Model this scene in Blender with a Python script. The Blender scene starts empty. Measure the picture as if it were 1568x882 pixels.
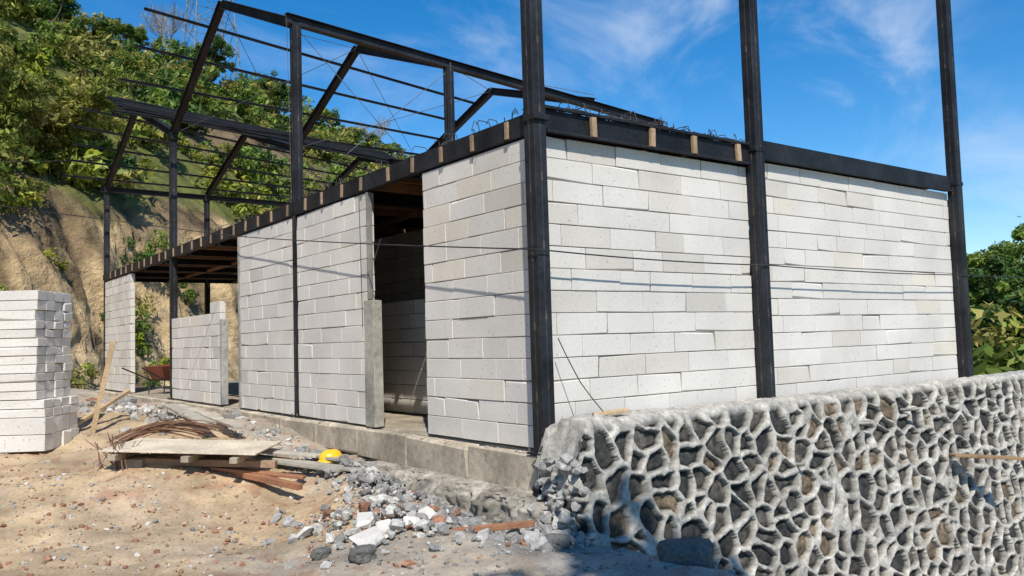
import bpy, bmesh, math, random
import numpy as np
from mathutils import Matrix, Vector
rng=np.random.default_rng(7); random.seed(7)
S=bpy.context.scene; COL=S.collection
V=lambda *a: np.array(a,float)

# ---------------------------------------------------------------- noise
_P=rng.random(65536)
def _h(ix,iy,iz,s): return _P[((ix*73856093)^(iy*19349663)^(iz*83492791)^(s*2654435))&65535]
def vnoise(x,y,z=0.,s=0):
    x=np.asarray(x,float);y=np.asarray(y,float);z=np.asarray(z,float)+0*x
    ix=np.floor(x).astype(np.int64);iy=np.floor(y).astype(np.int64);iz=np.floor(z).astype(np.int64)
    fx=x-ix;fy=y-iy;fz=z-iz
    fx=fx*fx*(3-2*fx);fy=fy*fy*(3-2*fy);fz=fz*fz*(3-2*fz)
    r=0
    for a in (0,1):
        for b in (0,1):
            for c in (0,1):
                r=r+_h(ix+a,iy+b,iz+c,s)*(fx if a else 1-fx)*(fy if b else 1-fy)*(fz if c else 1-fz)
    return r
def fbm(x,y,z=0.,o=4,s=0):
    r=0;a=.5;f=1.
    for i in range(o):
        r=r+a*(vnoise(np.asarray(x)*f,np.asarray(y)*f,np.asarray(z)*f,s+i)-.5)*2;a*=.5;f*=2.03
    return r
def ss(t): t=np.clip(t,0,1); return t*t*(3-2*t)

# ---------------------------------------------------------------- materials
def newmat(name):
    m=bpy.data.materials.new(name);m.use_nodes=True;nt=m.node_tree
    b=nt.nodes["Principled BSDF"];return m,nt,b
def nd(nt,t,**k):
    n=nt.nodes.new(t)
    for a,v in k.items():
        if a in n.inputs.keys(): n.inputs[a].default_value=v
        else: setattr(n,a,v)
    return n
def attr_mat(name,rough=.9,nscale=20.,namp=.35,bscale=60.,bstr=.3,bdist=.01,metal=0.,spec=.3,scale2=2.5,amp2=.2,trans=0.,pits=0.):
    """base colour from the 'col' attribute, modulated by noise at two scales, noise bump"""
    m,nt,b=newmat(name);L=nt.links
    at=nd(nt,"ShaderNodeAttribute",attribute_name="col")
    tc=nd(nt,"ShaderNodeTexCoord")
    if namp>0:
        n1=nd(nt,"ShaderNodeTexNoise",Scale=nscale,Detail=5.,Roughness=.65);L.new(tc.outputs["Object"],n1.inputs["Vector"])
        n2=nd(nt,"ShaderNodeTexNoise",Scale=scale2,Detail=3.);L.new(tc.outputs["Object"],n2.inputs["Vector"])
        r1=nd(nt,"ShaderNodeMapRange");r1.inputs["From Min"].default_value=.25;r1.inputs["From Max"].default_value=.75
        r1.inputs["To Min"].default_value=1-namp;r1.inputs["To Max"].default_value=1+namp;L.new(n1.outputs["Fac"],r1.inputs["Value"])
        r2=nd(nt,"ShaderNodeMapRange");r2.inputs["From Min"].default_value=.3;r2.inputs["From Max"].default_value=.7
        r2.inputs["To Min"].default_value=1-amp2;r2.inputs["To Max"].default_value=1+amp2;L.new(n2.outputs["Fac"],r2.inputs["Value"])
        mu=nd(nt,"ShaderNodeMath",operation="MULTIPLY");L.new(r1.outputs[0],mu.inputs[0]);L.new(r2.outputs[0],mu.inputs[1])
        fac=mu.outputs[0]
        if pits>0:
            vo=nd(nt,"ShaderNodeTexNoise",Scale=pits,Detail=2.,Roughness=.4);L.new(tc.outputs["Object"],vo.inputs["Vector"])
            r3=nd(nt,"ShaderNodeMapRange");r3.inputs["From Min"].default_value=.66;r3.inputs["From Max"].default_value=.72
            r3.inputs["To Min"].default_value=1;r3.inputs["To Max"].default_value=.72;L.new(vo.outputs["Fac"],r3.inputs["Value"])
            m3=nd(nt,"ShaderNodeMath",operation="MULTIPLY");L.new(fac,m3.inputs[0]);L.new(r3.outputs[0],m3.inputs[1]);fac=m3.outputs[0]
        vm=nd(nt,"ShaderNodeVectorMath",operation="SCALE");L.new(at.outputs["Color"],vm.inputs[0]);L.new(fac,vm.inputs["Scale"])
        src=vm.outputs[0]
    else: src=at.outputs["Color"]
    L.new(src,b.inputs["Base Color"])
    b.inputs["Roughness"].default_value=rough;b.inputs["Metallic"].default_value=metal
    b.inputs["Specular IOR Level"].default_value=spec
    if bstr>0:
        n3=nd(nt,"ShaderNodeTexNoise",Scale=bscale,Detail=5.,Roughness=.7);L.new(tc.outputs["Object"],n3.inputs["Vector"])
        bp=nd(nt,"ShaderNodeBump",Strength=bstr,Distance=bdist);L.new(n3.outputs["Fac"],bp.inputs["Height"])
        L.new(bp.outputs[0],b.inputs["Normal"])
    if trans>0:
        tr=nd(nt,"ShaderNodeBsdfTranslucent");L.new(src,tr.inputs["Color"])
        mx=nd(nt,"ShaderNodeMixShader");mx.inputs[0].default_value=trans
        L.new(b.outputs[0],mx.inputs[1]);L.new(tr.outputs[0],mx.inputs[2])
        L.new(mx.outputs[0],nt.nodes["Material Output"].inputs["Surface"])
    return m
M_block=attr_mat("aerated_concrete",.95,38,.09,120,.5,.005,scale2=1.1,amp2=.09,pits=30)
M_steel=attr_mat("black_painted_steel",.55,18,.45,60,.15,.003,spec=.25,scale2=2,amp2=.5)
M_wood=attr_mat("timber",.85,30,.3,80,.3,.004)
M_conc=attr_mat("concrete",.92,14,.28,50,.6,.012,scale2=2.2,amp2=.3,pits=9)
M_rock=attr_mat("stone",.92,24,.4,60,.9,.02,scale2=4,amp2=.2)
M_ground=attr_mat("earth",.97,30,.26,50,.8,.02,scale2=1.8,amp2=.18,pits=14)
M_soil=attr_mat("cliff_soil",.97,2.2,.35,3.,1.,.3,scale2=.5,amp2=.25)
M_leaf=attr_mat("foliage",.55,3,0,1,0,trans=.3,spec=.25)
M_bark=attr_mat("bark",.9,10,.3,20,.6,.02)
M_plastic=attr_mat("yellow_plastic",.35,10,.08,40,.05,.002,spec=.5)
M_rust=attr_mat("rusty_steel",.7,40,.4,80,.3,.003,spec=.4)

# ---------------------------------------------------------------- mesh builder
class MB:
    def __init__(s): s.v=[];s.f=[];s.c=[];s.n=0
    def add(s,v,f,c):
        v=np.asarray(v,float);s.v.append(v)
        s.f+= [tuple(i+s.n for i in q) for q in f]
        c=np.asarray(c,float)
        if c.ndim==1: c=np.tile(c,(len(v),1))
        s.c.append(c);s.n+=len(v)
    def obj(s,name,mat,parent=None,smooth=False,recalc=True):
        me=bpy.data.meshes.new(name)
        vv=np.concatenate(s.v);cc=np.concatenate(s.c)
        me.from_pydata(vv.tolist(),[],s.f);me.update()
        if recalc:
            bm=bmesh.new();bm.from_mesh(me);bmesh.ops.recalc_face_normals(bm,faces=bm.faces);bm.to_mesh(me);bm.free()
        setcol(me,cc);me.materials.append(mat)
        if smooth: me.polygons.foreach_set("use_smooth",[True]*len(me.polygons))
        o=bpy.data.objects.new(name,me);COL.objects.link(o)
        if parent: o.parent=parent
        return o
def setcol(me,cc):
    a=me.attributes.new("col","FLOAT_COLOR","POINT")
    a.data.foreach_set("color",np.concatenate([cc,np.ones((len(cc),1))],1).astype(np.float32).ravel())
def quads_obj(name,verts,faces,cols,mat,parent=None,smooth=False):
    me=bpy.data.meshes.new(name);n=len(faces);k=faces.shape[1]
    me.vertices.add(len(verts));me.vertices.foreach_set("co",np.ascontiguousarray(verts,dtype=np.float32).ravel())
    me.loops.add(n*k);me.loops.foreach_set("vertex_index",faces.astype(np.int32).ravel())
    me.polygons.add(n);me.polygons.foreach_set("loop_start",np.arange(0,n*k,k,dtype=np.int32))
    me.polygons.foreach_set("loop_total",np.full(n,k,dtype=np.int32))
    if smooth: me.polygons.foreach_set("use_smooth",np.ones(n,dtype=bool))
    me.update(calc_edges=True);setcol(me,cols);me.materials.append(mat)
    o=bpy.data.objects.new(name,me);COL.objects.link(o)
    if parent: o.parent=parent
    return o
def grid_faces(nu,nv):
    i=np.arange(nu*nv).reshape(nu,nv)
    return np.stack([i[:-1,:-1],i[1:,:-1],i[1:,1:],i[:-1,1:]],-1).reshape(-1,4)
def empty(name,loc=(0,0,0)):
    o=bpy.data.objects.new(name,None);COL.objects.link(o);o.location=loc;return o

def _cb():
    idx={};vs=[]
    for sx in(-1,1):
        for sy in(-1,1):
            for sz in(-1,1):
                for a in range(3): idx[(sx,sy,sz,a)]=len(vs);vs.append((sx,sy,sz,a))
    F=[]
    for a in range(3):
        o=[i for i in range(3) if i!=a]
        for s in(-1,1):
            q=[]
            for (p,r) in((-1,-1),(1,-1),(1,1),(-1,1)):
                k=[0,0,0];k[a]=s;k[o[0]]=p;k[o[1]]=r;q.append(idx[(*k,a)])
            F.append(q)
    for c in range(3):
        a,b=[i for i in range(3) if i!=c]
        for p in(-1,1):
            for r in(-1,1):
                k1=[0,0,0];k1[a]=p;k1[b]=r;k1[c]=-1;k2=list(k1);k2[c]=1
                F.append([idx[(*k1,a)],idx[(*k2,a)],idx[(*k2,b)],idx[(*k1,b)]])
    for sx in(-1,1):
        for sy in(-1,1):
            for sz in(-1,1): F.append([idx[(sx,sy,sz,a)] for a in range(3)])
    return vs,F
_CV,_CF=_cb()
def cbox(mb,c,size,col,Rm=None,bev=.004,jit=0.,chip=0.,chipmax=.022):
    """chamfered box; chip = chance that a corner is knocked off (bigger chamfer at that corner only)"""
    hx=np.array(size)/2.
    P=np.zeros((24,3));cj={}
    for i,(sx,sy,sz,a) in enumerate(_CV):
        s=np.array([sx,sy,sz],float)
        if (sx,sy,sz) not in cj:
            cj[(sx,sy,sz)]=(rng.normal(0,jit,3) if jit else np.zeros(3), rng.uniform(.3,1)*chipmax*V(1,1,1)*rng.uniform(.4,1,3)+bev if (chip and rng.random()<chip) else V(bev,bev,bev))
        j,bb_=cj[(sx,sy,sz)]
        h=hx-bb_;h[a]=hx[a];P[i]=s*h+j
    if Rm is not None: P=P@np.asarray(Rm).T
    mb.add(P+np.array(c,float),_CF,col)
def frame_of(p0,p1,up=(0,0,1)):
    d=np.array(p1,float)-np.array(p0,float);L=np.linalg.norm(d);d/=L
    up=np.array(up,float)
    if abs(d@up)>.98: up=V(0,1,0)
    x=np.cross(d,up);x/=np.linalg.norm(x);z=np.cross(x,d)
    return np.stack([x,d,z],1),L
def bar(mb,p0,p1,w,h,col,prof="box",up=(0,0,1)):
    Rm,L=frame_of(p0,p1,up);c=(np.array(p0,float)+np.array(p1,float))/2
    if prof=="box": cbox(mb,c,(w,L,h),col,Rm,.004)
    elif prof=="H":
        t=.011
        for s in(-1,1): cbox(mb,c+Rm@V(0,0,s*(h-t)/2),(w,L,t),col,Rm,.002)
        cbox(mb,c,(.009,L-.001,h-2*t),col,Rm,.001)
    elif prof=="C":
        t=.008
        for s in(-1,1): cbox(mb,c+Rm@V(0,0,s*(h-t)/2),(w,L,t),col,Rm,.002)
        cbox(mb,c+Rm@V(-w/2+t/2,0,0),(t,L-.001,h-2*t),col,Rm,.001)
        for s in(-1,1): cbox(mb,c+Rm@V(w/2-.004,0,s*(h/2-.022)),(.006,L-.002,.026),col,Rm,.001)
def tube(mb,pts,rad,col,n=6):
    pts=np.asarray(pts,float);k=len(pts);rad=np.broadcast_to(rad,(k,))
    vs=[]
    for i in range(k):
        d=pts[min(i+1,k-1)]-pts[max(i-1,0)];d=d/(np.linalg.norm(d)+1e-9)
        a=V(0,0,1) if abs(d[2])<.9 else V(1,0,0)
        x=np.cross(d,a);x/=np.linalg.norm(x);y=np.cross(d,x)
        for j in range(n):
            t=2*math.pi*j/n;vs.append(pts[i]+rad[i]*(x*math.cos(t)+y*math.sin(t)))
    f=[]
    for i in range(k-1):
        for j in range(n):
            f.append((i*n+j,i*n+(j+1)%n,(i+1)*n+(j+1)%n,(i+1)*n+j))
    f.append(tuple(range(n)));f.append(tuple(range((k-1)*n,k*n)))
    mb.add(vs,f,col)
_RT=[]
for i in range(14):
    bm=bmesh.new();p=rng.normal(0,1,(16,3));p/=np.linalg.norm(p,axis=1)[:,None];p*=rng.uniform(.75,1.1,(16,1));p=np.sign(p)*np.abs(p)**.8
    for q in p: bm.verts.new(q)
    r=bmesh.ops.convex_hull(bm,input=bm.verts)
    bmesh.ops.delete(bm,geom=[g for g in r["geom_interior"] if isinstance(g,bmesh.types.BMVert)],context="VERTS")
    bm.verts.index_update();_RT.append((np.array([v.co[:] for v in bm.verts]),[tuple(v.index for v in f.verts) for f in bm.faces]));bm.free()
def rotm(ax,ay,az): return np.array(Matrix.Rotation(az,3,'Z')@Matrix.Rotation(ay,3,'Y')@Matrix.Rotation(ax,3,'X'))
def rock(mb,c,size,col,flat=.7):
    v,f=_RT[rng.integers(len(_RT))]
    s=np.array([1,rng.uniform(.6,1),rng.uniform(.4,flat+.15)])*size
    Rm=rotm(rng.uniform(-.5,.5),rng.uniform(-.5,.5),rng.uniform(0,6.3))
    mb.add((v*s)@Rm.T+np.array(c),f,np.array(col)*rng.uniform(.75,1.2))

# ---------------------------------------------------------------- terrain
A0=V(-2,22.6);NH=V(-.545,.838);TH=V(.838,.545)
def hill_st(x,y): return (x-A0[0])*NH[0]+(y-A0[1])*NH[1],(x-A0[0])*TH[0]+(y-A0[1])*TH[1]
def hill(s,t):
    h=6.3*ss(s/3.6)+.76*np.clip(s-2.5,0,24)+.06*np.clip(s-26,0,60)
    fall=1-.75*ss((t-72)/45)
    fall=fall*(1-.6*ss((-t-45)/50))
    return h*fall
def T(x,y,detail=True):
    x=np.asarray(x,float);y=np.asarray(y,float)
    z=-.62+.5*ss((y-1.0)/5.8)
    drop=.37*np.clip(x+.25,0,12)*ss((-.5-y)/.35)
    z=z-drop
    inside=ss((x-.0)/.2)*ss((y+.5)/.1)
    z=z*(1-inside)+(-.32)*inside
    far=ss((np.hypot(x,y)-60)/80);z=z*(1-far)+(-2.5)*far
    if detail:
        nz=fbm(x*.9,y*.9,0,3,11)*.10+fbm(x*4,y*4,0,3,15)*.04+np.abs(fbm(x*13,y*13,0,2,19))*.02
        nz=nz+.22*np.exp(-(((x+2.3)/1.0)**2+((y-3.6)/.9)**2))+.20*np.exp(-(((x+.8)/.45)**2+((y-2.3)/1.3)**2))+.14*np.exp(-(((x+1.3)/.6)**2+((y-.7)/.8)**2))
        nz=nz+.18*np.exp(-(((x+2.2)/.9)**2+((y-7.6)/1.6)**2))
        z=z+nz*(1-inside)
    return z
N=760;u=np.linspace(-1,1,N);b=6.2;LX=420.
gx=LX*np.sinh(b*u)/np.sinh(b)-1.5;gy=LX*np.sinh(b*u)/np.sinh(b)+1.5
X,Y=np.meshgrid(gx,gy,indexing="ij")
Z=T(X,Y);s_,t_=hill_st(X,Y);hh=hill(s_,t_)
Z=Z+np.where(hh>.01,np.maximum(hh-1.9,-.4*ss(hh)),0)
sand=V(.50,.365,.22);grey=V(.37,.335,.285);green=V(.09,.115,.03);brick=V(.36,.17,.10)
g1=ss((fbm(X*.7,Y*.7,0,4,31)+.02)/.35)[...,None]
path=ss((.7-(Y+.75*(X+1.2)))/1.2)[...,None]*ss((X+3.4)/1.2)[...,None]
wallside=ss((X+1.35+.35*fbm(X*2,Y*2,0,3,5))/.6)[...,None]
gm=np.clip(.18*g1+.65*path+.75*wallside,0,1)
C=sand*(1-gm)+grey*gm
bk=(ss((fbm(X*7,Y*7,0,3,41)-.10)/.25)*ss((fbm(X*.8,Y*.8,0,2,43)+.18)/.3))[...,None]*.5
C=C*(1-bk)+brick*bk
vg=ss((np.hypot(X,Y)-24)/8)[...,None];C=C*(1-vg)+green*vg
C=C*(1+.36*fbm(X*1.3,Y*1.3,0,3,46)+.3*fbm(X*5,Y*5,0,4,47))[...,None]
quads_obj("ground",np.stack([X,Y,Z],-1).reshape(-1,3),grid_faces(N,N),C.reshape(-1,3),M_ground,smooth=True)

# hillside (finer sheet)
ts=np.concatenate([np.arange(-45,-20,.4),np.arange(-20,40,.13),np.arange(40,110,.45)]);sv=np.concatenate([np.arange(-1.2,5,.08),np.arange(5,30,.3),np.arange(30,75,1.5)])
TT,SS=np.meshgrid(ts,sv,indexing="ij")
hx=A0[0]+TT*TH[0]+SS*NH[0];hy=A0[1]+TT*TH[1]+SS*NH[1]
hz=hill(SS,TT)+T(hx,hy,False)
off=(fbm(TT*.2,hz*.1,0,3,60)*1.1+fbm(TT*.9,hz*.28,0,4,61)*.75+np.abs(fbm(TT*2.4,hz*.9,0,4,64))*.45+fbm(TT*6,hz*5,0,3,65)*.12)*ss((SS+.3)/1.2)*(1-.7*ss((SS-5)/4))
bp_=np.exp(-(((SS-13.5)/4)**2+((TT-29)/7)**2))
hx2=hx+NH[0]*off;hy2=hy+NH[1]*off;hz2=hz+fbm(hx*.5,hy*.5,0,4,66)*.4*ss(SS/2)+fbm(hx*2,hy*2,0,3,67)*.15*ss((SS+1)/2)-.25*(1-ss((SS+1.2)/1.2))
tan=V(.53,.375,.20);dk=V(.17,.115,.065);pale=V(.58,.45,.28)
k=ss((fbm(TT*.3,hz2*.22,0,4,71)+.0+.17*(hz2-3.6))/.5)[...,None]  # darker soil higher up, with the cliff's shadow painted into its colour
HC=tan*(1-.85*k)+dk*.85*k
k2=ss((2.2-hz2+1.6*fbm(TT*.4,hz2,0,3,73))/2.)[...,None]*.5;HC=HC*(1-k2)+pale*k2
HC=HC*(1-.55*ss((fbm(TT*1.6,hz2*.45,0,4,74)-.08)/.2)[...,None])
gk=(ss((SS-3.0+2.2*fbm(TT*.3,SS*.3,0,4,75))/2.2)*(1-.9*ss(bp_/.45)))[...,None]
HC=HC*(1-gk)+V(.13,.14,.035)*gk
HC=HC*(1+.4*fbm(TT*2.2,hz2*2.2,0,4,77))[...,None]
quads_obj("hillside",np.stack([hx2,hy2,hz2],-1).reshape(-1,3),grid_faces(len(ts),len(sv)),HC.reshape(-1,3),M_soil,smooth=True)
def hill_z(x,y):
    s,t=hill_st(x,y);return float(hill(s,t)+T(x,y,False))

# ---------------------------------------------------------------- building
B=empty("unfinished_block_building")
blocks=MB();mort=MB();steel=MB();wood=MB();conc=MB()
BC=V(.69,.65,.585)
def block_wall(o,e,nrm,a0,a1,z0,z1,th=.10,ch=.2035,seed=0,dark=1.,cut=0.):
    e=np.array(e,float);nrm=np.array(nrm,float);o=np.array(o,float)
    Rm=np.stack([e,nrm,V(0,0,1)],1)
    nrow=int(round((z1-z0)/ch));r=random.Random(seed);ch=(z1-z0)/nrow
    for i in range(nrow):
        z=z0+i*ch;h=ch
        offs=[0.,.31,.12,.42,.2,.5][i%6] if seed%2 else [.3,.02,.38,.14,.5,.22][i%6]
        a=a0-offs
        while a<a1-.01:
            L=.63
            if r.random()<.09: L=.42
            if i==0 and cut and r.random()<cut: L=.2
            b0=max(a,a0);b1=min(a+L,a1)
            if b1-a1>-.07: b1=a1
            if b1-b0>.03:
                g=.0045+r.random()*.003
                j=r.gauss(0,.0025)
                c=o+e*(b0+b1)/2+V(0,0,z+h/2)+nrm*(-th/2+j)
                v=r.gauss(1,.025)*dark;cc=BC*v
                q=r.random()
                if q<.08: cc=cc*V(.91,.895,.87)
                elif q<.13: cc=cc*V(1.0,.97,.92)
                elif q<.16: cc=cc*V(.87,.87,.86)
                sk=rotm(0,r.gauss(0,.0012),0)
                cbox(blocks,c,(b1-b0-g*1.3,th,h-g*1.2-r.random()*.002),cc,Rm@sk,.0035,.0008,.08,.03)
            a+=L
    c=o+e*(a0+a1)/2+V(0,0,(z0+z1)/2)-nrm*th/2
    cbox(mort,c,(a1-a0-.02,th-.02,z1-z0-.012),V(.24,.22,.19)*dark,Rm,.003)
WX=(-1,0,0);WY=(0,-1,0);EX=(1,0,0);EY=(0,1,0)
ZT=2.865
block_wall((0,0,0),EX,WY,.035,3.02,0,ZT,seed=1)
block_wall((0,0,0),EX,WY,3.165,7.70,0,2.955,seed=2)
block_wall((0,0,0),EY,WX,.11,2.05,0,ZT,seed=3)
block_wall((0,0,0),EY,WX,3.39,5.575,0,ZT,seed=5,cut=.6)
block_wall((0,0,0),EY,WX,5.72,7.96,0,ZT,seed=4,cut=.5)
block_wall((0,0,0),EY,WX,9.03,9.6,0,1.83,seed=7)
block_wall((0,0,0),EY,WX,9.605,12.12,0,1.63,seed=8)
block_wall((0,0,0),EY,WX,15.7,18.6,0,ZT,seed=9)
block_wall((1.22,0,0),EY,WX,1.2,7.6,0,1.60,seed=10,dark=.95)
block_wall((2.3,0,0),EY,WX,.1,8.0,0,ZT,seed=11,dark=.95)
block_wall((0,8.06,0),EX,WY,.12,7.6,0,ZT,seed=13,dark=.9)
block_wall((7.86,0,0),EY,(1,0,0),.0,8.0,0,ZT,seed=14)
CC=V(.47,.40,.30)
cbox(conc,(3.93,9.3,-.16),(7.82,18.96,.29),CC*.75,None,.01)
for i in range(16):
    y0=-.16+i*1.2;cbox(conc,(-.085+rng.normal(0,.004),y0+.6,-.185+rng.normal(0,.002)),(.15,1.19,.325),CC*rng.uniform(.85,1.1),None,.012,.004,.2,.05)
cbox(conc,(.06,-.085,-.185),(.43,.13,.32),CC,None,.012,.004)
cbox(conc,(-.005,3.26,.76),(.125,.235,1.52),V(.36,.34,.28),None,.006,.003)
cbox(conc,(.02,3.365,2.2),(.07,.035,1.33),V(.27,.26,.24),None,.004,.001)
cbox(conc,(0.045,8.02,1.43),(.11,.10,2.84),V(.36,.35,.32),None,.006,.002)
cbox(conc,(0.045,8.97,.76),(.11,.10,1.5),V(.36,.35,.32),None,.006,.002)
for i in range(70):
    y=rng.uniform(-.1,9);rock(conc,(-.11+rng.normal(0,.03),y,-.018),rng.uniform(.008,.028),V(.5,.47,.42),.4)
K=V(.016,.017,.020)
def kk(): return K*rng.uniform(.85,1.3)
def col(x,y,z0,z1,w=.15,d=.15):
    bar(steel,(x,y,z0),(x,y,z1),w,d,kk(),"box")
    cbox(steel,(x,y,z0+.008),(w+.09,d+.09,.016),kk(),None,.002)
    for sx in(-1,1):
        for sy in(-1,1): tube(steel,[(x+sx*(w/2+.025),y+sy*(d/2+.025),z0+.01),(x+sx*(w/2+.025),y+sy*(d/2+.025),z0+.05)],.008,V(.2,.16,.13),6)
    for (dx,dy,a,b_) in((-w/2-.001,0,.004,.016),(0,-d/2-.001,.016,.004)):
        cbox(steel,(x+dx,y+dy,(z0+z1)/2),(a,b_,z1-z0-.04),V(.04,.04,.042),None,.001)
    z=z0+.5
    while z<z1:
        cbox(steel,(x-w/2-.002,y,z),(.007,.02,.08),V(.075,.065,.055),None,.001)
        cbox(steel,(x,y-d/2-.002,z+.1),(.02,.007,.08),V(.075,.065,.055),None,.001)
        z+=.62
col(-.072,-.055,-.015,6.6,.14,.15)
col(3.09,-.075,-.015,6.6,.14,.15)
col(7.78,-.075,-.015,6.6,.15,.15)
YC=[5.65,12.19,18.68];XC=[0.055,2.72,6.0];ZC=[5.72,5.52,5.43]
AP=[7.19,6.87,6.53];AP2=[6.80,6.55,6.25]
for i,x in enumerate(XC):
    for j,y in enumerate(YC):
        if i==2 and j==0: continue
        z0=-.01 if (i==0 or j>0) else 3.12
        col(x,y,z0,ZC[j]-(.15*i if j==0 else .03*i),.13,.13)
def cbeam(p0,p1,h=.2): bar(steel,p0,p1,.075,h,kk(),"C")
cbeam((.02,.12,2.985),(.02,5.58,2.985));cbeam((.02,5.72,2.985),(.02,12.11,2.985));cbeam((.02,12.27,2.985),(.02,18.6,2.985))
bar(steel,(3.02,-.01,2.99),(.02,-.01,2.99),.09,.2,kk(),"C")
bar(steel,(7.71,-.01,3.085),(3.17,-.01,3.085),.09,.21,kk(),"C")
bar(steel,(3.17,-.06,2.972),(7.71,-.06,2.972),.05,.018,kk(),"box")
cbeam((.1,18.68,2.985),(7.8,18.68,2.985))
bar(steel,(.0,-.075,3.105),(3.0,-.075,3.105),.03,.03,kk(),"box")
bar(steel,(.0,-.07,2.885),(3.0,-.07,2.885),.04,.022,kk(),"box")
for (x,z) in((3.09,3.05),(7.78,3.08),(-.07,2.98)): cbox(steel,(x,-.075,z),(.175,.17,.05),kk(),None,.004)
for y in(5.65,12.19,18.68): cbox(steel,(.055,y,2.99),(.165,.16,.14),kk(),None,.004)
y=.55;i=0
while y<18.5:
    if i%3==0: bar(steel,(.08,y,2.95),(7.8,y,2.95),.07,.17,kk(),"C")
    else: cbox(wood,(3.94,y,2.99),(7.7,.055,.11),V(.20,.105,.055)*rng.uniform(.8,1.3),None,.003)
    y+=.6;i+=1
for x in(1.6,3.4,5.2):cbox(wood,(x,9.3,2.90),(.06,18.2,.06),V(.22,.12,.06),None,.003)
for i in range(8):
    for j in range(3):
        cbox(wood,(1.36+j*2.55,1.3+i*2.36,3.066),(2.52,2.34,.018),V(.26,.14,.075)*rng.uniform(.8,1.2),None,.002)
for i in range(30):
    y=.42+i*.6+rng.normal(0,.04)
    if min(abs(y-c) for c in YC)<.12: continue
    cbox(wood,(-.032,y,2.98),(.022,.05,.165),V(.33,.235,.15)*rng.uniform(.6,1.15),rotm(rng.normal(0,.04),0,0),.003)
for x in(.62,1.42,2.05,2.78):
    cbox(wood,(x,-.085,2.985),(.06,.04,.19),V(.44,.31,.19)*rng.uniform(.8,1.1),rotm(0,rng.normal(0,.05),0),.003)
for i in range(170):
    x=rng.uniform(.0,3.05) if i<110 else 0.02; y=rng.uniform(-.08,.25) if i<110 else rng.uniform(.3,12)
    p=V(x,y,3.085);d=V(rng.normal(0,1),rng.normal(0,1),0);d/=np.linalg.norm(d);L=rng.uniform(.05,.16);hz_=rng.uniform(.04,.11)
    tube(steel,[p,p+V(0,0,hz_)+d*.02,p+V(0,0,hz_+.015)+d*L,p+V(0,0,.02)+d*(L+.03)],.005,V(.06,.055,.055),5)
for i in range(10):
    x=.15+i*.31;cbox(steel,(x,.10,3.105+.012*(i%2)),(.20,.30,.02),V(.08,.085,.095)*rng.uniform(.7,1.4),rotm(rng.normal(0,.08),rng.normal(0,.14),rng.normal(0,.2)),.003)
for i in range(5):
    y_=rng.uniform(-.05,.3);tube(steel,[(x,y_+.02*math.sin(x*7),3.12+.025*math.sin(x*11+i)) for x in np.linspace(.0,3.05,24)],.005,V(.07,.06,.055),5)
for i,x in enumerate(XC):
    dz=-.02*i
    def rf(p,q): bar(steel,p,q,.11,.16,kk(),"H")
    rf((x,12.19,5.52+dz),(x,8.97,AP[i]));rf((x,8.97,AP[i]),(x,5.65,5.74-.14*i))
    rf((x,18.68,5.43+dz),(x,15.36,AP2[i]));rf((x,15.36,AP2[i]),(x,12.19,5.52+dz))
    for (yy,zz) in((12.19,5.45),(18.68,5.36)): cbox(steel,(x,yy,zz+dz),(.15,.22,.15),kk(),None,.004)
bar(steel,(-.1,5.65,5.80),(7.9,5.65,5.26),.11,.15,kk(),"H")
bar(steel,(-.1,18.68,5.40),(7.9,18.68,5.34),.10,.14,kk(),"H")
for y0,z0,y1,z1,n,xe in((12.19,5.62,8.97,7.28,4,6.1),(18.68,5.53,15.36,6.90,5,6.6)):
    for k_ in range(n):
        t=(k_+.3)/(n+.1);yy=y0+(y1-y0)*t;zz=z0+(z1-z0)*t
        bar(steel,(-1.12+rng.normal(0,.05),yy,zz+.11*t+.02),(xe,yy,zz-.11*xe*t-.02),.035,.05,kk(),"C")
for k_ in range(9):
    t=.02+k_*.062;yy=15.30-3.1*t;zz=6.93-1.28*t
    bar(steel,(-.55+rng.normal(0,.06),yy,zz+.05+.02*(k_%2)),(6.6+rng.normal(0,.1),yy+rng.normal(0,.04),zz-.45),.06,.10,kk(),"C")
def rod(p,q,r=.006): tube(steel,[p,q],r,V(.10,.10,.10),5)
for a,b_ in((0,1),(1,2)):
    xa,xb=XC[a],XC[b_]
    for (y0,z0,y1,A_) in((12.19,5.5,8.97,AP),(18.68,5.4,15.36,AP2),(5.65,5.6,8.97,AP)):
        rod((xa,y0,z0),(xb,y1,A_[b_]));rod((xb,y0,z0),(xa,y1,A_[a]))
rod((XC[0],5.65,3.2),(XC[1],5.65,5.5),.005);rod((XC[1],5.65,3.2),(XC[0],5.65,5.7),.005)
rod((-.1,5.6,5.75),(-.1,5.5,3.1),.004)
blocks.obj("block_walls",M_block,B);mort.obj("mortar_core",M_conc,B);steel.obj("steel_frame",M_steel,B)
wood.obj("timber_deck_and_packers",M_wood,B);conc.obj("concrete_slab_and_plinth",M_conc,B)

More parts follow.
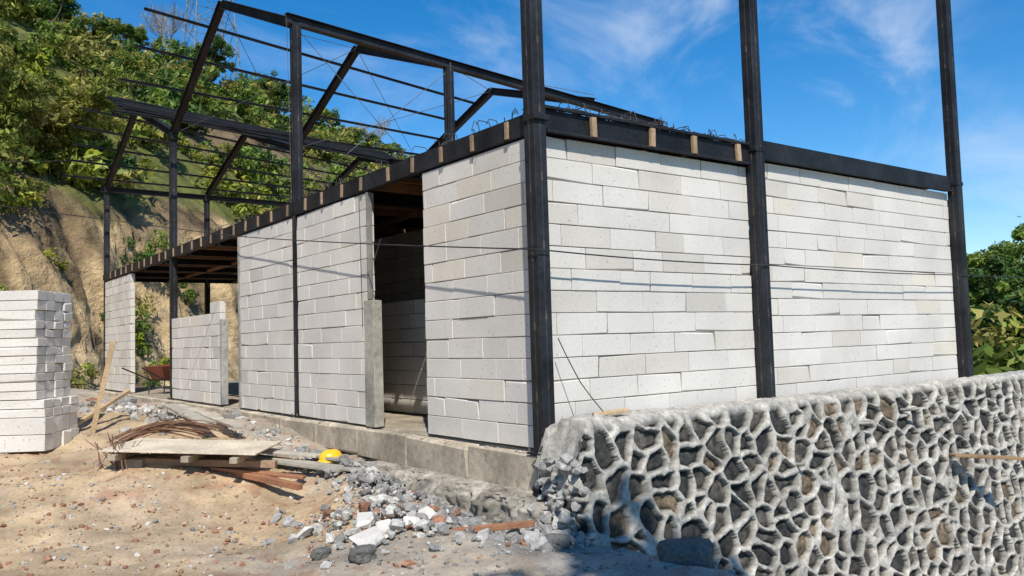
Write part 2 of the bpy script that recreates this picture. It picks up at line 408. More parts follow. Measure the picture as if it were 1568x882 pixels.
# rough masonry footing under the plinth
nu,nv=420,90
uu=np.linspace(-.5,3.6,nu);vv=np.linspace(0,1,nv)
UU,VV=np.meshgrid(uu,vv,indexing="ij")
pr=np.array([(-.12,-.335),(-.40,-.345),(-.48,-.42),(-.56,-1.0)]);pt=[0,.38,.5,1]
px=np.interp(VV,pt,pr[:,0]);pz=np.interp(VV,pt,pr[:,1])
nn=fbm(UU*3,VV*3.,0,5,81)*.14+np.abs(fbm(UU*7,VV*6,0,4,83))*.12
taper=ss((UU+.5)/.3)*ss((3.6-UU)/.9)
px=px-(nn-.03)*ss(VV/.2)+(1-taper)*.35*ss(VV/.3);pz=pz+(fbm(UU*2.2,VV*2,0,4,85)*.07+np.abs(fbm(UU*9,VV*6,0,3,86))*.05-.03)*ss(VV/.3)-.05*(1-taper)
fc=V(.34,.305,.25)*(1+.7*fbm(UU*5,VV*5,0,5,87))[...,None]
quads_obj("rubble_footing",np.stack([px,UU,pz],-1).reshape(-1,3),grid_faces(nu,nv),fc.reshape(-1,3),M_rock,B,True)

# ---------------------------------------------------------------- stone retaining wall
xs=[-.26]
while xs[-1]<24: xs.append(xs[-1]+max(.0108,.0020*(abs(xs[-1])+4)))
xs=np.array(xs)
prof=[(-1.55,-5.2),(-1.0295,-2.2),(-.62,.16),(-.585,.235),(-.52,.26),(-.16,.25),(-.12,.2),(-.12,-.5)]
pl=[]
for a,b_ in zip(prof[:-1],prof[1:]):
    L=math.dist(a,b_);n=max(2,int(L/(.011 if b_[1]>-1 else .02))) if b_[0]<-.5 else max(2,int(L/.03))
    for i in range(n): pl.append((a[0]+(b_[0]-a[0])*i/n,a[1]+(b_[1]-a[1])*i/n))
pl.append(prof[-1]);pl=np.array(pl);arc=np.concatenate([[0],np.cumsum(np.hypot(*np.diff(pl,axis=0).T))])
XX,AA=np.meshgrid(xs,arc,indexing="ij")
PY=np.interp(AA,arc,pl[:,0]);PZ=np.interp(AA,arc,pl[:,1])
cs=.222
wx=XX+.075*fbm(XX*4,AA*4,0,3,91);wy=AA+.075*fbm(XX*4,AA*4,0,3,93)
qx=wx/cs*.86;qy=wy/cs;ix=np.floor(qx).astype(int);iy=np.floor(qy).astype(int)
F1=np.full(XX.shape,9.);F2=F1.copy();cid=np.zeros(XX.shape)
for a in(-2,-1,0,1,2):
    for b_ in(-2,-1,0,1,2):
        cx=ix+a;cy=iy+b_
        jx=cx+.5+.88*(_h(cx,cy,0,5)-.5);jy=cy+.5+.88*(_h(cx,cy,0,6)-.5)
        ex=.79+.48*_h(cx,cy,0,12)
        dd=np.hypot((qx-jx)*ex,(qy-jy)/ex)-.22*_h(cx,cy,0,8)
        n1=dd<F1;F2=np.where(n1,F1,np.minimum(F2,dd));cid=np.where(n1,_h(cx,cy,0,7),cid);F1=np.where(n1,dd,F1)
ed=(F2-F1)*cs*.5
wd=.0185+.011*fbm(XX*4,AA*4,0,3,95)
m=1-ss((ed-wd)/.006)
ontop=ss((PZ-.19)/.04)
m=np.maximum(m,ontop)
ridge=.033+.007*fbm(XX*25,AA*25,0,3,97)+.009*np.clip(1-ed/.02,0,1)
groove=-.022*(1-ss((ed-wd-.006)/.02))
stone=-.018+groove+.016*ss((ed-wd)/.05)*(.2+cid)+.030*fbm(XX*13,AA*13,cid*9,4,99)
disp=m*ridge+(1-m)*stone+.02*fbm(XX*1.2,AA*1.2,0,3,101)
ny=-(1-ontop);nz=.1*(1-ontop)+ontop
nyn=np.hypot(ny,nz);PY=PY+disp*ny/nyn;PZ=PZ+disp*nz/nyn+ontop*(.03*fbm(XX*2,PY*2,0,3,103)+.022*fbm(XX*9,PY*9,0,4,104))
topz=.33-.42*(1-ss((XX+.26)/.22))+.16*fbm(XX*6,PY*6,0,4,107)*(1-ss((XX-.0)/.3))
low=ss((PZ-topz)/.01)
PZ=np.where(PZ>topz,topz+.07*fbm(XX*9,PY*9,0,4,108),PZ)
PY=np.where(XX<xs[0]+.001,-.2+(PY+.2)*.05,PY)
cm=V(.485,.455,.395)*(1+.4*fbm(XX*6,AA*6,0,4,109)+.3*fbm(XX*35,AA*35,0,2,110))[...,None]
hue=np.where((cid>.80)[...,None],V(.14,.105,.07),np.where((cid<.4)[...,None],V(.052,.052,.049),V(.082,.075,.064)))
cstn=hue*(.7+.6*cid[...,None])*np.clip(1+1.0*fbm(XX*16,AA*16,0,4,111),.3,2)[...,None]
mm=np.clip(m+low*.6*(.6+fbm(XX*8,PY*8,0,3,112)),0,1)[...,None]
Cw=cm*mm+cstn*(1-mm)
quads_obj("stone_retaining_wall",np.stack([XX,PY,PZ],-1).reshape(-1,3),grid_faces(len(xs),len(arc)),Cw.reshape(-1,3),M_rock,None,True)

# ---------------------------------------------------------------- loose things on the ground
Tz=lambda x,y: float(T(x,y))
rub=MB()
greyc=V(.36,.345,.32);white=V(.60,.575,.52);brk=V(.36,.18,.11)
def scatter(n,cx,cy,sx,sy,smin,smax,pal,pile=0.):
    for i in range(n):
        x=cx+rng.normal(0,sx);y=cy+rng.normal(0,sy)
        if x>-.2 and y>-.6: continue
        s=smin*(smax/smin)**(rng.random()**2.2)
        h=pile*math.exp(-((x-cx)/sx)**2*.5-((y-cy)/sy)**2*.5)*rng.random()
        rock(rub,(x,y,Tz(x,y)+s*.25+h),s,pal[rng.integers(len(pal))])
scatter(520,-1.35,.65,.36,.5,.012,.085,[greyc,white,white,greyc,greyc*.8,brk*1.1],.10)
scatter(650,-.8,2.0,.22,.8,.012,.085,[greyc,greyc,white,greyc*.75],.10)
scatter(200,-.72,.6,.12,.7,.015,.08,[greyc,greyc*.8,greyc],.04)
scatter(260,-.70,4.2,.2,1.5,.012,.07,[greyc,white])
scatter(240,-1.2,9.5,.5,2.4,.03,.14,[greyc,white,greyc],.1)
scatter(160,-2.3,12.5,1.0,1.5,.03,.16,[greyc,greyc*.8,brk])
scatter(200,-.42,-.45,.16,.2,.02,.11,[greyc,greyc*1.1],.04)
for i in range(90):
    z=rng.uniform(-.62,.02);rock(rub,(-.24+rng.normal(0,.05)-.06*(z<-.3),rng.uniform(-.72,-.2),z),rng.uniform(.03,.085),greyc*1.15)
for i in range(16):
    x=rng.uniform(-.2,.10);y=rng.uniform(-.60,-.2);rock(rub,(x,y,.0+.6*(x+.1)),rng.uniform(.03,.08),greyc*1.2)
rub.obj("rubble_pile",M_rock)
rub=MB()
scatter(2900,-2.3,2.2,1.6,2.4,.005,.028,[greyc,white,brk,brk,sand*.8,sand*.9])
scatter(1300,-3.2,2.6,1.0,1.7,.006,.038,[brk,brk,greyc,sand,white])
scatter(700,-1.0,-1.5,.8,1.0,.006,.03,[greyc,greyc*.8])
rub.obj("gravel",M_rock)
bb=MB()
for (x,y,az,l,s2) in((-1.75,.05,.3,.34,.12),(-1.5,.25,1.2,.22,.12),(-1.28,.2,-.3,.2,.1),(-1.55,.5,.8,.26,.10),(-1.05,.35,.1,.18,.1),(-1.2,1.0,.5,.2,.1),(-1.9,.9,.6,.15,.08),(-1.62,.12,.9,.2,.1)):
    cbox(bb,(x,y,Tz(x,y)+.05),(l*.85,.16,s2*.8),BC*rng.uniform(.8,1.),rotm(rng.normal(0,.3),rng.normal(0,.3),az),.010,.008,.6,.06)
bb.obj("broken_blocks",M_block)
bo=MB()
for (x,y,s) in((-.05,-1.62,.17),(-.55,-.75,.09),(-1.9,-.15,.08),(-2.05,.25,.06)):
    bm=bmesh.new();bmesh.ops.create_icosphere(bm,subdivisions=5,radius=1)
    p=np.array([v.co[:] for v in bm.verts]);f=[tuple(v.index for v in q.verts) for q in bm.faces];bm.free()
    p=np.sign(p)*np.abs(p)**.8;p=p*(1+.45*fbm(p[:,0]*1.3+x,p[:,1]*1.3,p[:,2]*1.3,5,121))[:,None]*V(1.2,1,.8)*s
    bo.add(p+V(x,y,Tz(x,y)+s*.4),f,V(.15,.145,.13))
bo.obj("boulder",M_rock,None,True)

def simple(name,fn,mat,**k):
    mb=MB();fn(mb);return mb.obj(name,mat,**k)
def stack(mb):
    R_=rotm(0,0,-.62);ox,oy=-3.55,6.2;z=Tz(ox,oy)-.03
    ex=R_@V(1,0,0);ey=R_@V(0,1,0)
    for lay in range(16):
        h=.20 if lay<2 else (.105 if lay<13 else .12)
        sx=.10 if lay<4 else 0.
        for i in range(2):
            for j in range(4):
                c=V(ox,oy,z+h/2)+ex*((i-.5)*.62+sx+rng.normal(0,.010))+ey*((j-1.5)*.21+rng.normal(0,.006))
                cbox(mb,c,(.605,.2,h-.006),BC*rng.uniform(.92,1.06),R_@rotm(0,0,rng.normal(0,.010)),.004,.0015,.10,.04)
        z+=h
simple("block_stack",stack,M_block)
def board(mb):
    R_=rotm(.02,.05,-.66);c=V(-2.05,3.5,-.05)
    cbox(mb,c,(1.62,.92,.016),V(.62,.53,.39),R_,.002)
simple("plywood_board",board,M_wood)
def batt(mb):
    R_=rotm(0,.05,-.66);c=V(-2.05,3.5,-.10)
    for dx in(-.65,.1,.6): cbox(mb,c+R_@V(dx,0,-.02),(.08,1.02,.06),V(.36,.30,.22),R_,.003)
    cbox(mb,c+R_@V(.2,-.2,-.09),(1.5,.09,.07),V(.30,.2,.13),R_,.003)
    cbox(mb,c+R_@V(-.55,-.1,-.14),(.25,.4,.16),V(.3,.25,.18),R_,.005)
simple("timber_battens",batt,M_wood)
def plank(name,p,q,w,h,c,up=(0,0,1)):
    mb=MB();bar(mb,p,q,w,h,np.array(c,float),"box",up);return mb.obj(name,M_wood)
GW=(.40,.36,.29);RW=(.30,.14,.075);TW=(.46,.33,.19)
plank("timber_plank",(-1.72,4.2,-.18),(-.80,2.08,-.30),.13,.03,GW)
plank("timber_plank",(-1.50,4.1,-.13),(-.70,2.3,-.25),.10,.03,V(*GW)*.85)
plank("timber_plank",(-1.75,3.9,-.12),(-.95,2.75,-.20),.16,.025,V(*GW)*1.1)
plank("timber_plank",(-2.25,4.4,-.20),(-1.42,2.15,-.40),.075,.06,RW)
plank("timber_plank",(-1.95,3.2,-.26),(-1.25,2.45,-.36),.1,.03,RW)
plank("timber_plank",(-1.35,2.9,-.24),(-.95,2.2,-.30),.09,.03,V(*GW)*.9)
plank("timber_plank",(-.95,8.7,.08),(-1.35,5.3,.02),.2,.035,GW)
plank("timber_plank",(-.75,8.9,.06),(-1.05,5.0,-.03),.14,.035,V(*GW)*1.15)
plank("timber_plank",(-1.06,-.02,-.54),(-.52,-.45,-.49),.06,.045,RW)
plank("timber_post",(-2.62,6.1,-.25),(-2.28,6.35,1.12),.06,.045,TW,(0,1,0))
plank("timber_post",(-3.0,6.0,-.05),(-1.9,7.2,.42),.06,.045,TW)
plank("timber_offcut",(.28,-.32,.315),(.60,-.42,.335),.08,.03,TW)
plank("timber_offcut",(5.6,-.85,-.55),(6.3,-1.35,-.62),.16,.03,(.30,.19,.10))
for (x,z) in((3.9,-.05),(4.9,.03),(2.6,-.35)):
    mb=MB();tube(mb,[(x,-.6,z),(x+.02,-.84,z+.02)],.018,V(.42,.39,.34),8);mb.obj("wall_weep_pipe",M_conc)
def rebar(mb):
    for i in range(26):
        o=V(-2.5+rng.normal(0,.06),5.0+rng.normal(0,.06),Tz(-2.4,5.0)+.01+.005*i);t=np.linspace(0,1,9)
        pts=[o+V(.95*a+.015*i*a,.9*a-.75*a*a,.12*math.sin(3.1*a)) for a in t];tube(mb,pts,.0055,V(.20,.10,.06),5)
    for i in range(22):
        x,y=-2.80+rng.normal(0,.08),3.7+rng.normal(0,.1);h=rng.uniform(.12,.42);a,b_=rng.normal(0,.12,2)
        tube(mb,[(x,y,Tz(x,y)),(x+a*.5,y+b_*.4,Tz(x,y)+h*.6),(x+a,y+b_*1.5,Tz(x,y)+h)],.005,V(.22,.13,.09),5)
simple("bent_rebar",rebar,M_rust)
def helmet(mb):
    n=28;vs=[];f=[]
    c=V(-.82,2.74,Tz(-.82,2.74)+.03)
    rg=[(.0,.115),(.04,.113),(.07,.102),(.095,.08),(.11,.055),(.115,.03),(.1155,.012),(.128,.004),(.15,-.004),(.15,-.008),(.112,-.004)]
    for (r,z) in rg:
        for j in range(n):
            t=2*math.pi*j/n;br=r*(1+.18*max(0,math.cos(t))**2*(r>.12))
            rib=.006*(abs(math.sin(t))<.16)*(0.03<r<.11)
            vs.append((c[0]+br*1.15*math.cos(t),c[1]+br*.95*math.sin(t),c[2]+z+rib))
    for i in range(len(rg)-1):
        for j in range(n): f.append((i*n+j,i*n+(j+1)%n,(i+1)*n+(j+1)%n,(i+1)*n+j))
    mb.add(vs,f,V(.75,.45,.02))
simple("safety_helmet",helmet,M_plastic,smooth=True)
W=empty("wheelbarrow",(.55,14.6,0));W.rotation_euler=(0,0,.5)
mb=MB()
vs=[(-.42,-.3,.62),(.5,-.33,.66),(.5,.33,.66),(-.42,.3,.62),(-.25,-.18,.32),(.25,-.2,.3),(.25,.2,.3),(-.25,.18,.32)]
mb.add(vs,[(4,5,6,7),(0,1,5,4),(1,2,6,5),(2,3,7,6),(3,0,4,7)],V(.25,.07,.04));mb.obj("tray",M_rust,W)
mb=MB()
for s in(-1,1):
    tube(mb,[(-1.0,s*.3,.62),(-.3,s*.22,.32),(.35,s*.1,.27),(.68,s*.05,.2)],.017,V(.05,.05,.05),8)
    tube(mb,[(-.28,s*.22,.31),(-.32,s*.24,.0)],.015,V(.05,.05,.05),6)
mb.obj("handles_and_legs",M_steel,W)
mb=MB();a=np.linspace(0,2*math.pi,21);tube(mb,[(.68+.17*math.cos(t),0,.2+.17*math.sin(t)) for t in a],.035,V(.02,.02,.02),8)
tube(mb,[(.68,-.05,.2),(.68,.05,.2)],.03,V(.1,.1,.1),8);mb.obj("wheel",M_steel,W)
def dframe(mb):
    c=V(.24,.06,.04)
    for y in(8.25,8.55,8.8): bar(mb,(.45,y,0.0),(.50,y,1.75),.05,.06,c,"box")
    for z in(.1,.9,1.3,1.72): bar(mb,(.46,8.2,z),(.46,8.85,z),.05,.05,c,"box")
simple("steel_door_frame",dframe,M_rust)
def lw(mb):
    for i in range(9):
        for r_ in range(4): cbox(mb,(-4.6+i*.42+.2*(r_%2),19.8+i*.05,.03+r_*.16),(.4,.2,.15),V(.42,.30,.24)*rng.uniform(.8,1.1),None,.006)
simple("low_brick_wall",lw,M_block)
def cable(name,pts,r=.007,sag=.12):
    mb=MB();out=[]
    for a,b_ in zip(pts[:-1],pts[1:]):
        a=np.array(a,float);b_=np.array(b_,float)
        for t in np.linspace(0,1,12,endpoint=False): out.append(a+(b_-a)*t-V(0,0,sag*4*t*(1-t)))
    out.append(np.array(pts[-1],float));tube(mb,out,r,V(.03,.03,.03),5);mb.obj(name,M_steel)
cable("power_cable",[(-13,22,6.2),(-.12,8.0,2.86),(-.17,-.16,1.78),(3.09,-.17,1.74),(7.8,-.17,1.74),(16,-.3,1.8)],.007,.025)
cable("power_cable",[(0,18.6,6.2),(-12,17,5.2)],.009,.3)
cable("shadow_line_wire",[(-.02,3.55,2.86),(-.05,3.45,1.2)],.004,.0)
cable("shadow_line_wire",[(.04,-.15,1.0),(.20,-.25,.6),(.42,-.36,.28)],.005,.01)  # wire added to draw the thin diagonal shadow line by the corner

# ---------------------------------------------------------------- vegetation
def leaves(centers,radii,n,size,cols,up=.4,asp=.45,droop=0.,shell=.55):
    centers=np.asarray(centers,float);k=len(centers);radii=np.asarray(radii,float)
    if radii.ndim==1: radii=np.tile(radii[:,None],(1,3))
    d=rng.normal(0,1,(k,n,3));d/=np.linalg.norm(d,axis=2)[...,None]
    r=(shell+(1-shell)*rng.random((k,n,1)))*(rng.random((k,n,1))**.25)
    p=(centers[:,None]+d*r*radii[:,None]).reshape(-1,3)
    dn=d.reshape(-1,3)*.8+rng.normal(0,.6,(k*n,3))+V(0,0,up);dn/=np.linalg.norm(dn,axis=1)[:,None]
    a=rng.normal(0,1,(k*n,3))+V(0,0,-droop);a-=dn*(a*dn).sum(1)[:,None];a/=np.linalg.norm(a,axis=1)[:,None]
    b_=np.cross(dn,a);s=size*rng.uniform(.55,1.3,(k*n,1))
    v=np.stack([p-a*s,p+b_*s*asp,p+a*s,p-b_*s*asp],1).reshape(-1,3)
    f=np.arange(k*n*4).reshape(-1,4)
    cols=np.asarray(cols,float)
    ci=rng.integers(0,len(cols),k);c=cols[ci]*rng.uniform(.7,1.3,(k,1))
    c=np.repeat(c,n,0)*rng.uniform(.65,1.4,(k*n,1))
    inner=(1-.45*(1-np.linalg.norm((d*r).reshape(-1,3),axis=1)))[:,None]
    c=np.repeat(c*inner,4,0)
    return v,f,c
q_=1.7
DG=[(.045*q_,.085*q_,.018*q_),(.06*q_,.11*q_,.02*q_),(.035*q_,.065*q_,.015*q_)]
YG=[(.34,.35,.065),(.25,.29,.05),(.38,.34,.085),(.18,.23,.04)]
MG=[(.09*q_,.135*q_,.02*q_),(.12*q_,.165*q_,.025*q_),(.05*q_,.09*q_,.018*q_)]
BR=[(.34,.38,.03),(.40,.40,.04),(.19,.25,.03)]
def tree_meshes(name,h,rad,nclump,nleaf,size,pal,asp=.45,droop=0.,bamboo=False):
    mb=MB();cent=[];rr=[]
    if bamboo:
        for i in range(16):
            a=rng.uniform(0,6.3);r=rng.uniform(.1,.6);p=V(math.cos(a)*r,math.sin(a)*r,0)
            out=V(math.cos(a),math.sin(a),0)*rng.uniform(.3,1)*rad;hh_=h*rng.uniform(.7,1)
            pts=[p+out*(t**2.2)+V(0,0,hh_*(t-.25*t**4)) for t in np.linspace(0,1,8)]
            tube(mb,pts,np.linspace(.045,.012,8),V(.24,.23,.08),5)
            for t in np.linspace(.22,1,nclump//16+1):
                q=p+out*(t**2.2)+V(0,0,hh_*(t-.25*t**4));cent.append(q+rng.normal(0,.3,3));rr.append(V(.66,.66,.40)*rng.uniform(.6,1.3))
    else:
        top=h*.6;pts=[V(rng.normal(0,.06*i),rng.normal(0,.06*i),top*i/5) for i in range(6)]
        tube(mb,pts,np.linspace(h*.028,h*.014,6),V(.16,.12,.08),8)
        nl=max(5,nclump//7)
        for i in range(nl):
            a=i*2.4+rng.normal(0,.3);z0=top*rng.uniform(.4,1);b0=V(0,0,z0)
            e=V(math.cos(a)*rad*rng.uniform(.4,.85),math.sin(a)*rad*rng.uniform(.4,.85),h*rng.uniform(.42,.92))
            mid=(b0+e)/2+V(0,0,-.05*h)+rng.normal(0,.15,3)
            tube(mb,[b0,mid,e],[h*.012,h*.008,h*.003],V(.15,.12,.08),6)
            for j in range(nclump//nl):
                cent.append(e+rng.normal(0,1,3)*V(.30,.30,.16)*rad);rr.append(V(1,1,.7)*rad*rng.uniform(.16,.34))
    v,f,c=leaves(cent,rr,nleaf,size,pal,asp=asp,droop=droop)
    wv=np.concatenate(mb.v);wc=np.concatenate(mb.c)
    me=bpy.data.meshes.new(name)
    fl=list(mb.f)+[tuple(q) for q in (f+len(wv)).tolist()]
    me.from_pydata(np.concatenate([wv,v]).tolist(),[],fl);me.update();setcol(me,np.concatenate([wc,c]))
    me.materials.append(M_leaf);me.materials.append(M_bark)
    mi=np.zeros(len(fl),dtype=np.int32);mi[:len(mb.f)]=1;me.polygons.foreach_set("material_index",mi)
    return me
def put(me,name,x,y,z,s,parent=None,zs=1.,fixed=False):
    o=bpy.data.objects.new(name,me);COL.objects.link(o);o.location=(x,y,z);o.rotation_euler=(rng.normal(0,.05),rng.normal(0,.05),rng.uniform(0,6.3))
    o.scale=(s*rng.uniform(.9,1.15),s*rng.uniform(.9,1.15),s*zs*rng.uniform(.85,1.15))
    if fixed: o.scale=(s,s,s*zs);o.rotation_euler=(0,0,1.)
    if parent:o.parent=parent
    return o
bushes=[]
for i,(pal,sz) in enumerate(((DG,.17),(MG,.15),(YG,.15),(BR,.16),(MG+YG,.18),(DG+MG,.2))):
    k_=12;cent=rng.normal(0,1,(k_,3))*V(.75,.75,.38)+V(0,0,.7);rr=np.tile(V(.55,.55,.42),(k_,1))*rng.uniform(.6,1.4,(k_,1))
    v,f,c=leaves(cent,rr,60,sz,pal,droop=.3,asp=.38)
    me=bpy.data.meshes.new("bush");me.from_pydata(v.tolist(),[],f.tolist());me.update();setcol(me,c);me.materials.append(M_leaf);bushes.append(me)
HV=empty("hillside_vegetation")
cnt=0
while cnt<540:
    s=rng.uniform(2.4,29);t=rng.uniform(-32,86)
    if s>16 and rng.random()<.35: continue
    if math.exp(-(((s-13.5)/3.2)**2+((t-29)/5.5)**2))>.35: continue
    if s<4.5 and rng.random()<.65: continue
    if s>5 and s<12 and 8<t<40 and rng.random()<.4: continue
    x=A0[0]+t*TH[0]+s*NH[0];y=A0[1]+t*TH[1]+s*NH[1]
    reg=vnoise(t*.09,s*.16,0,200)
    pick=[0,5,1,4,2,3,3][min(6,int((reg*.8+rng.random()*.45)*6.2))]
    if s<12 and 10<t<42 and rng.random()<.5: pick=3
    put(bushes[pick],"bush",x,y,hill_z(x,y)-.35,rng.uniform(.7,1.7),HV);cnt+=1
for i in range(54):
    s=rng.uniform(-.3,2.8);t=rng.uniform(-14,36);x=A0[0]+t*TH[0]+s*NH[0];y=A0[1]+t*TH[1]+s*NH[1]
    put(bushes[[0,1,3,2][i%4]],"bush",x,y,hill_z(x,y)-.1,rng.uniform(.2,.75),HV)
TA=tree_meshes("tree_a",7,2.6,60,150,.15,MG+DG)
TB=tree_meshes("tree_b",6,2.2,48,150,.14,DG+MG)
TC=tree_meshes("bamboo_a",8,3.4,144,110,.17,YG,asp=.27,droop=1.,bamboo=True)
TD=tree_meshes("tree_d",5.5,2.4,50,140,.14,YG+MG)
def hs(me,nm,s,t,sc):
    x=A0[0]+t*TH[0]+s*NH[0];y=A0[1]+t*TH[1]+s*NH[1];put(me,nm,x,y,hill_z(x,y)-.3,sc)
for (s,t,sc) in((4.4,-8,.95),(4.6,-3.5,1.0),(5,1.5,.95),(5,6.5,.75),(4.2,-5.8,.8),(4.4,-1,.8),(4.6,3.8,.7),(8,-6,1.1),(9,0,1.15),(9.5,5.5,1.05),(9,-12,1.2),(14,9,.8),(14,3,1.1),(5.2,-13,1.1)): hs(TC,"bamboo_clump",s,t,sc)
for (s,t,sc) in((13,-8,1.2),(16,-3,1.2),(19,4,1.1),(20,11,.8),(22,17,.6),(7.5,10.5,.5),(18,-12,1.3),(4.6,-18,1.2)): hs(TA,"broadleaf_tree",s,t,sc)
for i in range(26):
    t=13+i*2.9+rng.normal(0,.8);s=rng.uniform(21,27);hs([TB,TD,TA][i%3],"crest_tree",s,t,rng.uniform(.36,.66))
for (s,t,sc) in((8,20,.45),(17,22,.5),(10,40,.6),(16,40,.55),(12,50,.6),(18,56,.6),(8,60,.6)): hs(TD,"crest_tree",s,t,sc)
def bare(mb):
    def br(p,d,L,r,lv):
        q=p+d*L;tube(mb,[p,(p+q)/2+rng.normal(0,.04*L,3),q],[r,r*.8,r*.6],V(.36,.31,.26),4)
        if lv>0:
            for i in range(4 if lv>1 else 3):
                dd=d+rng.normal(0,.42,3)+V(0,0,.08);dd/=np.linalg.norm(dd);br(q if i<2 else p+d*L*.6,dd,L*rng.uniform(.6,.8),r*.6,lv-1)
    br(V(0,0,0),V(0,0,1.),1.3,.07,5)
mb=MB();bare(mb);o=mb.obj("bare_tree",M_bark,None,False,False)
s,t=24,66;x=A0[0]+t*TH[0]+s*NH[0];y=A0[1]+t*TH[1]+s*NH[1];o.location=(x,y,hill_z(x,y)-.3);o.scale=(1.6,1.6,1.6)
o2=o.copy();COL.objects.link(o2);s,t=25,34;x=A0[0]+t*TH[0]+s*NH[0];y=A0[1]+t*TH[1]+s*NH[1];o2.location=(x,y,hill_z(x,y)-.3);o2.rotation_euler=(0,0,2)
for (d,kx,sc,me) in((30,.60,.75,TA),(34,.555,.62,TB),(36,.63,.8,TD),(42,.575,.85,TA),(45,.61,.9,TB),(40,.53,.55,TD),(26,.66,.6,TB),(33,.70,.9,TA),(30,.78,.9,TD),(48,.545,.8,TA),(52,.50,.7,TB),(24,.60,.32,TD),(25,.565,.3,TA),(23,.64,.35,TB),(28,.58,.4,TD),(27,.545,.35,TB)):
    x=-4.75+d*(.602+.799*kx);y=-5.85+d*(.799-.602*kx);put(me,"broadleaf_tree",x,y,-.6,sc)
SV=empty("shrub_belt")
for i in range(60):
    d=rng.uniform(19,34);kx=rng.uniform(.52,.85);x=-4.75+d*(.602+.799*kx);y=-5.85+d*(.799-.602*kx)
    if y<.5: continue
    put(bushes[[0,1,4,5,2][i%5]],"shrub",x,y,-.4,rng.uniform(.8,1.5),SV)
DT=empty("distant_trees")
for i in range(40):
    a=math.radians(rng.uniform(-60,62));d=rng.uniform(75,130);put([TA,TB,TD][i%3],"tree",d*math.cos(a),d*math.sin(a),-3.2,rng.uniform(.8,1.3),DT)
# unseen trees added behind the camera, stretched tall to shadow the foreground
put(TA,"offscreen_shadow_tree",-5.0,-11.6,-.7,1.1,None,1.9,True)
put(TB,"offscreen_shadow_tree",-6.2,-10.4,-.7,1.1,None,2.0,True)

# ---------------------------------------------------------------- pylon
def pylon(mb):
    bx,by,bz=33.,116.,16.;H_=62;pc=V(.20,.21,.23)
    def w(z): return 4.2*(1-z/H_)**1.3+1.15
    zs=np.concatenate([np.arange(0,40,4),np.arange(40,H_+.1,2)])
    for i in range(len(zs)-1):
        z0,z1=zs[i],zs[i+1];a,b_=w(z0),w(z1)
        cr=[(-1,-1),(1,-1),(1,1),(-1,1)]
        for j in range(4):
            p=cr[j];q=cr[(j+1)%4]
            P0=V(bx+p[0]*a,by+p[1]*a,bz+z0);P1=V(bx+p[0]*b_,by+p[1]*b_,bz+z1)
            Q0=V(bx+q[0]*a,by+q[1]*a,bz+z0);Q1=V(bx+q[0]*b_,by+q[1]*b_,bz+z1)
            tube(mb,[P0,P1],.11,pc,4);tube(mb,[P0,Q1],.05,pc,4);tube(mb,[Q0,P1],.05,pc,4);tube(mb,[P1,Q1],.05,pc,4)
    for z in(46,52,58):
        for s in(-1,1):
            for e in(-.9,.9): tube(mb,[(bx+s*w(z),by+e,bz+z),(bx+s*6,by,bz+z+.6)],.09,pc,4)
            tube(mb,[(bx+s*w(z+2),by,bz+z+2),(bx+s*6,by,bz+z+.6)],.07,pc,4)
simple("lattice_pylon",pylon,M_steel,recalc=False)

# ---------------------------------------------------------------- light and sky
sd=V(-.38,-.68,.96);sd/=np.linalg.norm(sd)
sl=bpy.data.lights.new("sun","SUN");sl.energy=5.0;sl.angle=math.radians(.5);sl.color=(1,.95,.86)
so=bpy.data.objects.new("sun",sl);COL.objects.link(so);so.rotation_euler=Vector(sd).to_track_quat('Z','Y').to_euler();so.location=(-10,-20,30)
w=bpy.data.worlds.new("World");S.world=w;w.use_nodes=True;nt=w.node_tree;L=nt.links
bg=nt.nodes["Background"]
sky=nd(nt,"ShaderNodeTexSky");sky.sky_type='NISHITA';sky.sun_disc=False
sky.sun_elevation=math.asin(sd[2]);sky.sun_rotation=math.atan2(sd[0],sd[1]);sky.altitude=200;sky.air_density=1.0;sky.dust_density=.2;sky.ozone_density=3.5
hs_=nd(nt,"ShaderNodeHueSaturation",Saturation=1.4,Value=1.28);L.new(sky.outputs[0],hs_.inputs["Color"])
tc=nd(nt,"ShaderNodeTexCoord")
mp=nd(nt,"ShaderNodeMapping");mp.inputs["Rotation"].default_value=(0,0,math.radians(-37));mp.inputs["Scale"].default_value=(2.2,5.,6.5);L.new(tc.outputs["Generated"],mp.inputs["Vector"])
n1=nd(nt,"ShaderNodeTexNoise",Scale=1.3,Detail=6.,Roughness=.6,Distortion=.6);L.new(mp.outputs[0],n1.inputs["Vector"])
mr=nd(nt,"ShaderNodeMapRange");mr.inputs["From Min"].default_value=.41;mr.inputs["From Max"].default_value=.86;mr.interpolation_type='SMOOTHSTEP';L.new(n1.outputs["Fac"],mr.inputs["Value"])
acc=None
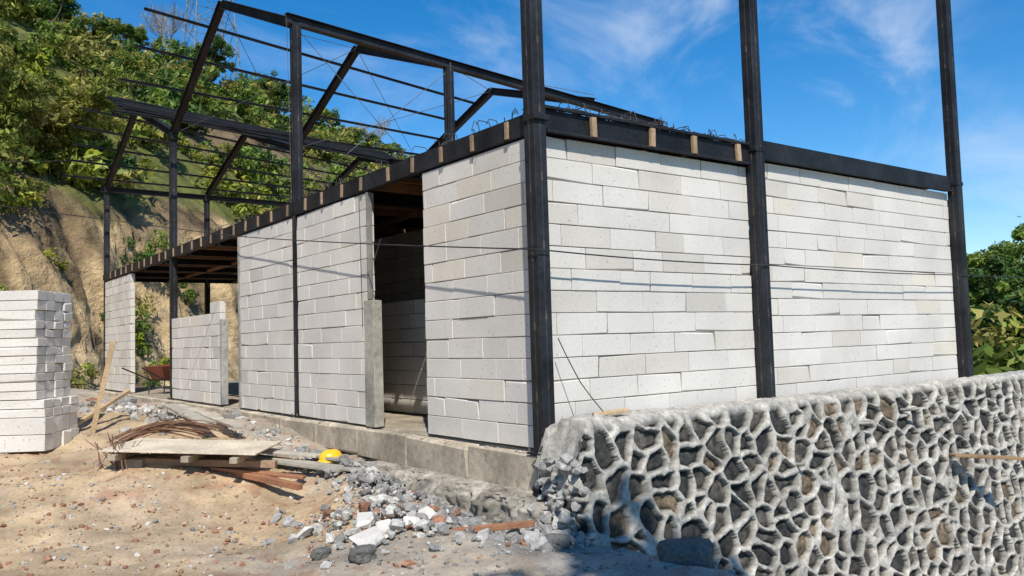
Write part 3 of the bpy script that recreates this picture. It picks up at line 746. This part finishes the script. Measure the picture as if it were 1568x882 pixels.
for (p,r0,wt) in(((.712,.716,.364),.20,.6),((.899,.575,.33),.20,.95),((.60,.80,.36),.12,.35),((1.04,.42,.18),.10,.6),((.45,.9,.42),.22,.6)):
    p=V(*p);p/=np.linalg.norm(p)
    dn=nd(nt,"ShaderNodeVectorMath",operation="DISTANCE");dn.inputs[1].default_value=p;L.new(tc.outputs["Generated"],dn.inputs[0])
    r=nd(nt,"ShaderNodeMapRange");r.interpolation_type='SMOOTHSTEP';r.inputs["From Min"].default_value=0;r.inputs["From Max"].default_value=r0;r.inputs["To Min"].default_value=wt;r.inputs["To Max"].default_value=0;L.new(dn.outputs["Value"],r.inputs["Value"])
    if acc is None: acc=r.outputs[0]
    else:
        ad=nd(nt,"ShaderNodeMath",operation="ADD");L.new(acc,ad.inputs[0]);L.new(r.outputs[0],ad.inputs[1]);acc=ad.outputs[0]
ad=nd(nt,"ShaderNodeMath",operation="ADD");L.new(acc,ad.inputs[0]);ad.inputs[1].default_value=.04
mu=nd(nt,"ShaderNodeMath",operation="MULTIPLY",use_clamp=True);L.new(ad.outputs[0],mu.inputs[0]);L.new(mr.outputs[0],mu.inputs[1])
mx=nd(nt,"ShaderNodeMix",data_type="RGBA");L.new(mu.outputs[0],mx.inputs["Factor"]);L.new(hs_.outputs[0],mx.inputs[6]);mx.inputs[7].default_value=(7.5,8.2,9.,1)
L.new(mx.outputs[2],bg.inputs["Color"]);bg.inputs["Strength"].default_value=.12

# ---------------------------------------------------------------- camera
yaw=math.radians(53);pitch=math.radians(3.55);roll=math.radians(1.67)
F0=V(math.cos(yaw),math.sin(yaw),0);R0=V(math.sin(yaw),-math.cos(yaw),0);U0=V(0,0,1)
Fw=F0*math.cos(pitch)+U0*math.sin(pitch);U1=U0*math.cos(pitch)-F0*math.sin(pitch)
Rr=R0*math.cos(roll)-U1*math.sin(roll);Uu=U1*math.cos(roll)+R0*math.sin(roll)
cd=bpy.data.cameras.new("camera");co=bpy.data.objects.new("camera",cd);COL.objects.link(co)
co.matrix_world=Matrix(((Rr[0],Uu[0],-Fw[0],-4.749),(Rr[1],Uu[1],-Fw[1],-5.85),(Rr[2],Uu[2],-Fw[2],.994),(0,0,0,1)))
cd.sensor_width=36;cd.lens=1280/1568*36;cd.clip_start=.05;cd.clip_end=2000
S.camera=co
S.view_settings.view_transform='Standard';S.view_settings.look='None';S.view_settings.exposure=0;S.view_settings.gamma=1
